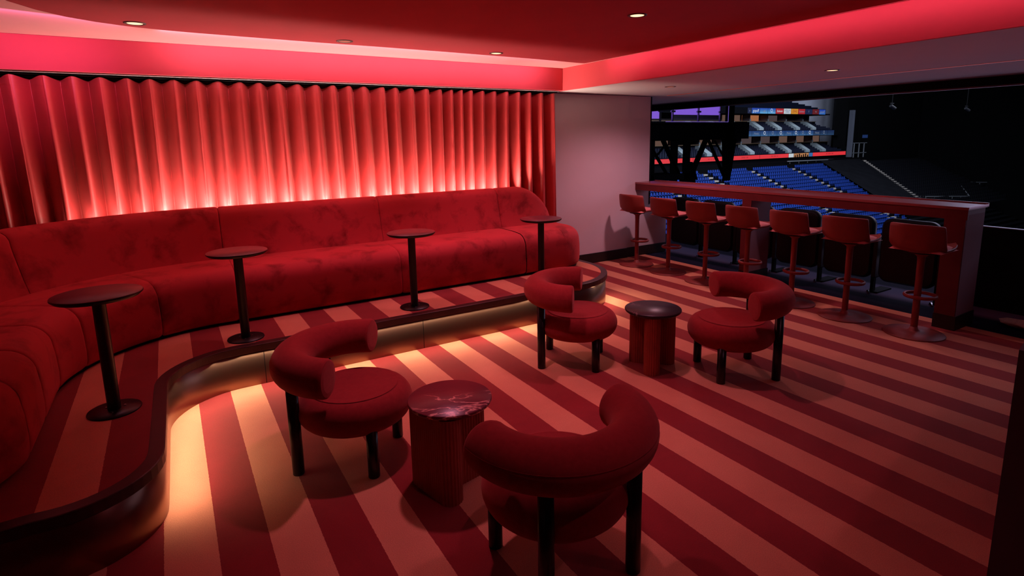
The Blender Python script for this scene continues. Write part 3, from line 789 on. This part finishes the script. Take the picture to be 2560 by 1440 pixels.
ut = empty('upper_tier', (0, 0, 0), 0, 'dark raked upper tier with pale banner above the sponsor ribbon board', 'stand')
mb = MB()
for k in range(9): mb.box((74, YF+.32+k*.6, 5.501), (103 - k*1.05, YF+.95+k*.6, 6.34+k*.30))
mb.build('raked_steps', M['a_navy'], ut)
MB().box((81, YF+3.2, 7.3), (85, YF+3.3, 8.6)).build('banner', emis('banner_blue', (.06, .12, .35), .4), ut)
MB().box((86.5, YF+3.2, 7.2), (89.4, YF+3.3, 8.6)).build('banner', emis('banner_grey', (.25, .27, .33), .5), ut)
MB().box((89.8, YF+3.2, 7.2), (94.2, YF+3.3, 8.6)).build('banner', emis('banner_steel', (.16, .18, .24), .4), ut)
o = text_obj('lettering', '0  0', (84.6, YF+3.15, 7.65), .7, W_, ut); o = text_obj('lettering', 'IHI', (91.6, YF+3.15, 7.7), .8, W_, ut, 0, 1.4)
mb = MB(); mb.prism([(100, 66), (118, 66), (118, 66.4), (100, 66.4)], -3.2, 16); struct('wall_arena_end', mb, mottled('pale_grey_cladding', (.56, .57, .70), (.64, .65, .78), .4, .3, .7, .8, 30, 0), 'grey clad end wall of the far arena stand')
struct('wall_arena_back', MB().box((40, 66.5, -8), (100, 67, 16)), M['a_dark'])
bc = empty('black_column', (0, 0, 0), 0, 'tall black cladded column right of the grey arena end wall', 'column')
MB().prism([(107.9, 61), (112.2, 61), (112.2, 62), (109, 62)], -.6, 16).build('shaft', M['black_matte'], bc)
MB().prism([(110.2, 60.8), (112.4, 60.8), (112.4, 61.9), (110.2, 61.9)], -2.6, -.6).build('foot', M['black_matte'], bc)
gp = tag(MB().box((112.6, 60.2, -2.6), (113.35, 60.9, 6.3)).build('grey_post', M['a_grey']), 'tall pale grey post between the black column and the lattice frame', 'post')
lf = empty('lattice_frame', (0, 0, 0), 0, 'grey metal lattice frame standing at the foot of the black drape', 'frame')
for x in (113.6, 115.4, 117.2): MB().box((x, 60, -3.6), (x+.14, 60.15, .1)).build('upright', M['a_rail'], lf)
for z in (-3.6, -1.9, .0): MB().box((113.4, 60, z), (118.2, 60.15, z+.12)).build('crossbar', M['a_rail'], lf)
MB().box((116.6, 60.05, 1.0), (118.3, 60.2, 1.6)).build('screen', emis('dim_blue_screen', (.02, .06, .25), .35), lf)
dr = tag(MB().prism([(113.4, 62), (118.4, 62), (136, 58.5), (136, 58.9), (118.6, 62.4), (113.4, 62.4)], -4, 30).build('black_drape', M['black_matte']), 'huge black drape closing off the arena on the right', 'drape')
struct('wall_arena_right', MB().box((136, -40, -20), (137, 66, 40)), M['black_matte'])
# overhang, concourse and rail under the red board
oh = empty('wall_concourse', (0, 0, 0), 0, 'dark concourse wall with grey bays under the red ribbon board', None, None, 'structure')
MB().box((56, YF+.32, -2.75), (111, YF+2.4, -2.12)).build('soffit', M['a_dark'], oh)
MB().box((56, YF+2.3, -4.2), (111, YF+2.5, -2.7)).build('rear_wall', M['a_dark'], oh)
for x in (62.5, 66.2, 69.6, 76.8): MB().box((x, YF+2.1, -4.0), (x+2.6, YF+2.25, -2.75)).build('grey_bay', M['a_grey'], oh)
rl = empty('handrail', (0, 0, 0), 0, 'long pale handrail above the right hand blocks of blue seats', 'rail')
MB().bar((89.8, 58.3, -2.62), (112.2, 59.6, -2.85), .16).build('bar', M['a_rail'], rl)
for k in range(8): MB().box((91+k*2.8, 58.6+k*.13, -3.6), (91.08+k*2.8, 58.7+k*.13, -2.7)).build('post', M['a_rail'], rl)

# lower bowl: one raked concrete stand, aisles of pale steps, blue tip-up seats
RK = lambda y: -3.5 + .4*(y - 57)
bowl = empty('floor_bowl', (0, 0, 0), 0, 'raked lower bowl of the arena carrying the blue seats', None, None, 'structure')
mb = MB()
for k in range(34):
    y = 26 + k; mb.box((30, y, RK(y) - 1.2), (118, y + 1.0, RK(y)))
mb.build('concrete_rake', M['a_dark'], bowl)
def stair(mb, pts, hw):
    top = []
    for (x, y, z), nx in zip(pts, pts[1:] + [None]):
        top.append((x, y, z+.22)); top.append((x, y+.45, z+.22))
        if nx: top.append((x, y+.46, z+.02)); top.append((nx[0], nx[1]-.01, z+.02))
    mb.grid([[(x-hw, y, z) for x, y, z in top], [(x+hw, y, z) for x, y, z in top]], smooth=False)
AIS = [45.0, 55.9, 66.7, 77.6, 88.2]
for ax in AIS:
    mb = MB()
    stair(mb, [(ax, 26.05+k, RK(26+k)) for k in range(31)], .45)
    mb.build('aisle_steps', M['a_step'], bowl)
tp = empty('covered_seating', (0, 0, 0), 0, 'wedge of seating covered with charcoal tarpaulin right of the blue seats', 'cover')
mb = MB()
mb.add([(98.3, 57.5, RK(57.5)+.5), (111, 57.5, RK(57.5)+.5), (101.6, 40, RK(40)+.5), (90.5, 40, RK(40)+.5)], [(0, 1, 2, 3)])
mb.build('tarpaulin', M['a_tarp'], tp, norm=False)
sp = MB()
stair(sp, [(110.6 - k*.62*.68 + .5, 56.5 - k*.62, RK(56.5 - k*.62) + .42) for k in range(25, -1, -1)], .5)
tag(sp.build('pale_staircase', M['a_step']), 'long pale staircase edging the tarpaulin covered wedge', 'stairs')
dk = MB()
for k in range(16):
    y = 55.5 - k
    x = 113.0 - (56.5 - y)*.68
    while x < 131 - k*.1:
        dk.box((x, y+.1, RK(y)+.05), (x+.42, y+.2, RK(y)+.62)); x += .75
tag(dk.build('dark_seats', mat('dark_seat_plastic', (.012, .012, .018), .7, spec=.1), norm=False), 'block of unlit dark seats right of the pale staircase', 'seats', kind='stuff')
MBs = MB(); MBs.add([(112, 57.5, RK(57.5)), (135, 57.5, RK(57.5)), (128, 40, RK(40)), (101, 40, RK(40))], [(0, 1, 2, 3)])
tag(MBs.build('floor_rake', M['a_tarp'], norm=False), 'dark raked stand under the unlit seats', kind='structure')
gr = empty('guard_rail', (0, 0, 0), 0, 'pale metal guard rail along the front of the unlit dark seats', 'rail')
P1, P2, P3, P4 = Vector((103.4, 44, -8.45)), Vector((117.15, 41.8, -9.13)), Vector((127.4, 47.5, -7.52)), Vector((147, 44.0, -8.5))
for a, b in ((P1, P2), (P2, P3), (P3, P4)):
    MB().bar(a, b, .14).build('top_rail', M['a_rail'], gr)
    n = max(3, int((b-a).length/2.0))
    for k in range(n+1):
        q = a + (b-a)*k/n; MB().bar(q, q - Vector((0, 0, 1.0)), .09).build('post', M['a_rail'], gr)

# seat mesh: rounded back plus tipped up pan
sm = MB()
back = [(-.17, .0), (.17, .0), (.185, .25), (.17, .40), (.10, .455), (-.10, .455), (-.17, .40), (-.185, .25)]
n = len(back)
sm.add([(x, .30 + z*.12, .30+z) for x, z in back] + [(x*.93, .34 + z*.12, .30+z*.97) for x, z in back], [tuple(range(n)), tuple(range(2*n-1, n-1, -1))] + [(k, n+k, n+(k+1) % n, (k+1) % n) for k in range(n)])
sm.box((-.17, .06, .34), (.17, .30, .42)); sm.box((-.19, .18, 0), (-.17, .32, .40))
seat = sm.build('arena_seat', M['a_seat'])
allp = []
for k in range(31):
    y = 26.3 + k; x = 40.0
    while x < 98.2 - (57 - y)*.45:
        if all(abs(x - a) > .80 for a in AIS) : allp.append((x, y, RK(y - .3)))
        x += .50
def seen(p):
    x, y = px((p[0], p[1]+.3, p[2]+.5))
    if not (1630 < x < 2215): return False
    top = 447 + .0733*(x-1627); bot = 471 + .0935*(x-1585)
    if y < top: return x > 1755
    if y > bot + 1 and y < bot + 26: return True
    return (2050 < x < 2068 or 2190 < x < 2206) and bot < y < 610
vis = [p for p in allp if seen(p)]
vis.sort(key=lambda p: (Vector(p) - Vector((0, 0, 1.65))).length)
near = set(vis[:300]); first = True
for p in vis[:300]:
    o = seat if first else seat.copy()
    if not first: COL.objects.link(o)
    first = False
    o.location = p
    tag(o, 'blue plastic tip-up arena seat in the lower bowl', 'arena seat', 'blue tip-up seats in the lower bowl')
me0 = seat.data; V0 = [v.co.copy() for v in me0.vertices]; F0 = [tuple(f.vertices) for f in me0.polygons]
rest = MB()
for p in allp:
    if p in near: continue
    rest.add([(v.x + p[0], v.y + p[1], v.z + p[2]) for v in V0], F0)
tag(rest.build('blue_seating', M['a_seat'], norm=False), 'mass of blue tip-up seats filling the rest of the lower bowl', 'seating', kind='stuff')

# black steel gantry with glass balustrade and purple light behind
ga = empty('steel_gantry', (25, 22, 2.5), 0, 'black steel gantry with glass balustrade and purple light hanging in the arena', 'gantry')
GP = (25, 22, 2.5)
def g(mb, name, m): return off_o(mb.build(name, m, ga), GP)
g(MB().box((21.0, 22.0, 1.50), (28.6, 22.9, 2.36)).box((21.0, 21.9, 2.36), (27.8, 23.4, 2.48)), 'deck', M['black_matte'])
g(MB().box((28.45, 21.9, 1.53), (29.72, 23.2, 2.50)), 'speaker_box', mat('dark_navy_box', (.010, .012, .020), .6))
for x0_, x1_ in ((21.75, 22.12), (23.33, 23.86), (24.30, 24.85)): g(MB().box((x0_, 22.0, -.75), (x1_, 22.06, 1.55)), 'column', M['black_matte'])
g(MB().box((27.72, 22.0, 1.4), (28.45, 22.06, 4.2)), 'column', M['black_matte'])
g(MB().add([(27.5, 22.0, 1.5), (28.75, 22.0, 1.5), (28.34, 22.0, -.9), (27.72, 22.0, -.9), (27.5, 22.06, 1.5), (28.75, 22.06, 1.5), (28.34, 22.06, -.9), (27.72, 22.06, -.9)],
  [(0, 1, 2, 3), (7, 6, 5, 4), (0, 4, 5, 1), (1, 5, 6, 2), (2, 6, 7, 3), (3, 7, 4, 0)]), 'column', M['black_matte'])
for a, b, w in (((22.75, 22.03, 1.5), (24.0, 22.03, -.35), .33), ((21.95, 22.05, 1.1), (23.15, 22.05, -.35), .22), ((22.95, 22.05, 1.3), (22.35, 22.05, .75), .12), ((26.1, 22.03, 1.5), (24.95, 22.03, -.5), .36),
                ((26.35, 22.05, 1.5), (27.8, 22.05, -.6), .20), ((24.9, 22.05, .3), (25.4, 22.05, -.7), .30), ((26.9, 22.05, 1.45), (27.9, 22.05, .3), .10)): g(MB().bar(a, b, w, .06), 'brace', M['black_matte'])
g(MB().box((24.15, 22.0, -1.0), (25.35, 22.1, -.3)), 'lower_node', M['black_matte'])
g(MB().box((21.9, 21.8, -.62), (24.2, 23.4, -.30)), 'lower_platform', M['a_tarp'])
GL = mat('balustrade_glass', (.9, .9, 1), .05, spec=.5); bsdf(GL).inputs['Alpha'].default_value = .12
for x0_, x1_ in ((20.9, 22.35), (23.45, 25.28), (25.50, 27.10)): g(MB().box((x0_, 22.0, 2.62), (x1_, 22.02, 3.75)), 'glass_panel', GL)
for x in (22.45, 23.36, 25.38, 27.18):
    zb_ = 2.48
    po = g(MB().box((x-.04, 21.96, zb_), (x+.04, 22.04, 3.75)).box((x-.16, 21.93, zb_), (x+.16, 22.09, zb_+.04)), 'post', M['chrome'])
    MB().tube((x-.15, 21.97, 3.05), (x+.15, 21.97, 3.05), .05, n=12).build('glass_clamp', M['chrome'], po)
PU = emis('purple_light_panel', (.26, .12, .80), .95)
for x0_, x1_, z0_ in ((21.9, 23.75, 2.72), (24.75, 28.65, 2.95)): g(MB().box((x0_, 23.2, z0_), (x1_, 23.3, 4.2)), 'light_panel', PU)
g(MB().box((22.75, 21.88, 2.485), (27.78, 21.90, 2.515)).box((27.76, 21.88, 2.5), (27.79, 21.90, 3.9)), 'light_line', emis('purple_line', (.20, .12, .60), .6))
for x in (63.2, 80.4):
    h = empty('hanging_spotlight', (x, 30, 4.4), 0, 'small hanging spotlight in the dark, ' + ('left of the pair' if x < 70 else 'right of the pair'), 'spotlight', 'pair of spotlights hung in the dark arena')
    MB().tube((0, 0, .3), (0, 0, 6), .04, n=8).build('drop_pole', M['black_matte'], h)
    MB().tube((-.25, 0, .1), (.25, -.2, -.2), .16, n=14).box((-.3, -.05, .28), (.3, .05, .36)).build('lamp_body', mat('spot_grey', (.012, .012, .016), .5), h)


# ------------------------------------------------------------------ light
def area(name, loc, size, energy, col, target=None, rot=None, spread=None):
    l = bpy.data.lights.new(name, 'AREA'); l.shape = 'RECTANGLE'; l.size, l.size_y = size; l.energy = energy; l.color = col
    if spread: l.spread = math.radians(spread)
    o = bpy.data.objects.new(name, l); COL.objects.link(o); o.location = loc
    if target is not None:
        d = Vector(target) - Vector(loc); o.rotation_euler = d.to_track_quat('-Z', 'Y').to_euler()
    elif rot: o.rotation_euler = rot
    return o
def spot(loc, energy, col, ang=90, blend=.6, r=.03, target=None):
    l = bpy.data.lights.new('spot', 'SPOT'); l.energy = energy; l.color = col; l.spot_size = math.radians(ang); l.spot_blend = blend; l.shadow_soft_size = r
    o = bpy.data.objects.new('spot', l); COL.objects.link(o); o.location = loc
    if target is not None: o.rotation_euler = (Vector(target) - Vector(loc)).to_track_quat('-Z', 'Y').to_euler()
    return o
PINK = (1, .16, .36); WARM = (1, .80, .56); RED = (1, .30, .26); AMB = (1, .33, .50)
# strip light behind the sofa back washing up the curtain
area('sofa_strip', (1.55, 5.588, 1.03), (3.3, .02), 66, (1, .80, .66), rot=(math.radians(180-8), 0, 0))
area('soffit_corner_fill', (3.33, 5.585, 1.0), (.12, .02), 5, (1, .72, .56), target=(4.2, 5.35, 2.3), spread=70)  # added fill at the strip's end, aimed to brighten the soffit corner
area('sofa_strip_left', (-.35, 5.60, 1.02), (.6, .02), 5, (1, .72, .58), rot=(math.radians(180-8), 0, 0))
# strips on the rim of the ceiling panel washing the recess and pelmet
area('cove_strip', (1.9, 4.90, 2.452), (3.7, .015), 8, (1, .46, .62), rot=(math.radians(90), 0, 0), spread=60)
area('cove_strip_left', (-.6, 4.62, 2.450), (1.1, .015), 3, (1, .26, .60), target=(-.9, 5.57, 2.34), spread=75)
area('cove_strip_soffit', (3.90, 2.75, 2.455), (4.0, .012), 4.2, (1, .30, .48), rot=(math.radians(90), 0, math.radians(-90)))
# strip under the step nosing washing the carpet
STRIP = [i for i in range(len(P_OUT)) if P_OUT[i][0] > -.17]
segs = [P_OUT[i] for i in STRIP if P_OUT[i][0] < 3.86]
k0 = 0
while k0 < len(segs) - 1:
    k1 = k0 + 1
    while k1 < len(segs) - 1 and math.dist(segs[k0], segs[k1+1]) < (.30 if segs[k0][0] < .35 or segs[k0][0] > 3.0 else 1.0): k1 += 1
    a, b = segs[k0], segs[k1]
    Ln = math.dist(a, b); dx, dy = (b[0]-a[0])/Ln, (b[1]-a[1])/Ln
    l = area('step_strip', ((a[0]+b[0])/2 - dy*.001, (a[1]+b[1])/2 + dx*.001, .2425), (Ln, .010), 3.1*Ln, WARM, spread=125)
    l.rotation_euler = (math.radians(-20), 0, math.atan2(dy, dx))
    k0 = k1
# downlights, plus spots without a fixture, added out of view as fill
for x, y, e in ((-.075, 4.50, 9), (1.282, 4.58, 46), (2.655, 4.60, 60)):
    spot((x, y, 2.42), e, AMB, 84, .8, .05)
for x, y, e, an in ((2.69, 2.862, 62, 84), (1.30, 2.862, 80, 88), (1.30, 1.1, 22, 80), (2.55, -.06, 20, 150)):
    spot((x, y, 2.42), e, AMB, an, .8, .05)
for x, y, e in ((4.947, 4.704, 85), (5.151, 2.969, 28), (5.15, 1.2, 3)):
    spot((x, y, 2.20), e, (1, .46, .56), 150 if y > 4 else 96, .8, .05)
area('arena_bounce', (17, 4, -1.5), (12, 4), 150, (.85, .62, 1), target=(4, 4, 2))  # unseen low area light added to lift the soffit underside
area('arena_bowl_light', (80, 38, 26), (60, 20), 6200, (.75, .85, 1), target=(82, 56, -4), spread=140)
area('arena_near_light', (60, 24, 14), (40, 8), 6500, (.75, .82, 1), target=(64, 46, -8), spread=140)
area('arena_glow', (22, 2, 9), (14, 8), 1100, (.70, .66, 1), target=(6, 4, 1))  # unseen area light added to give the room a lavender tint
w = bpy.data.worlds.new('world'); SC.world = w; w.use_nodes = True
w.node_tree.nodes['Background'].inputs['Color'].default_value = (.004, .004, .008, 1)
w.node_tree.nodes['Background'].inputs['Strength'].default_value = 1
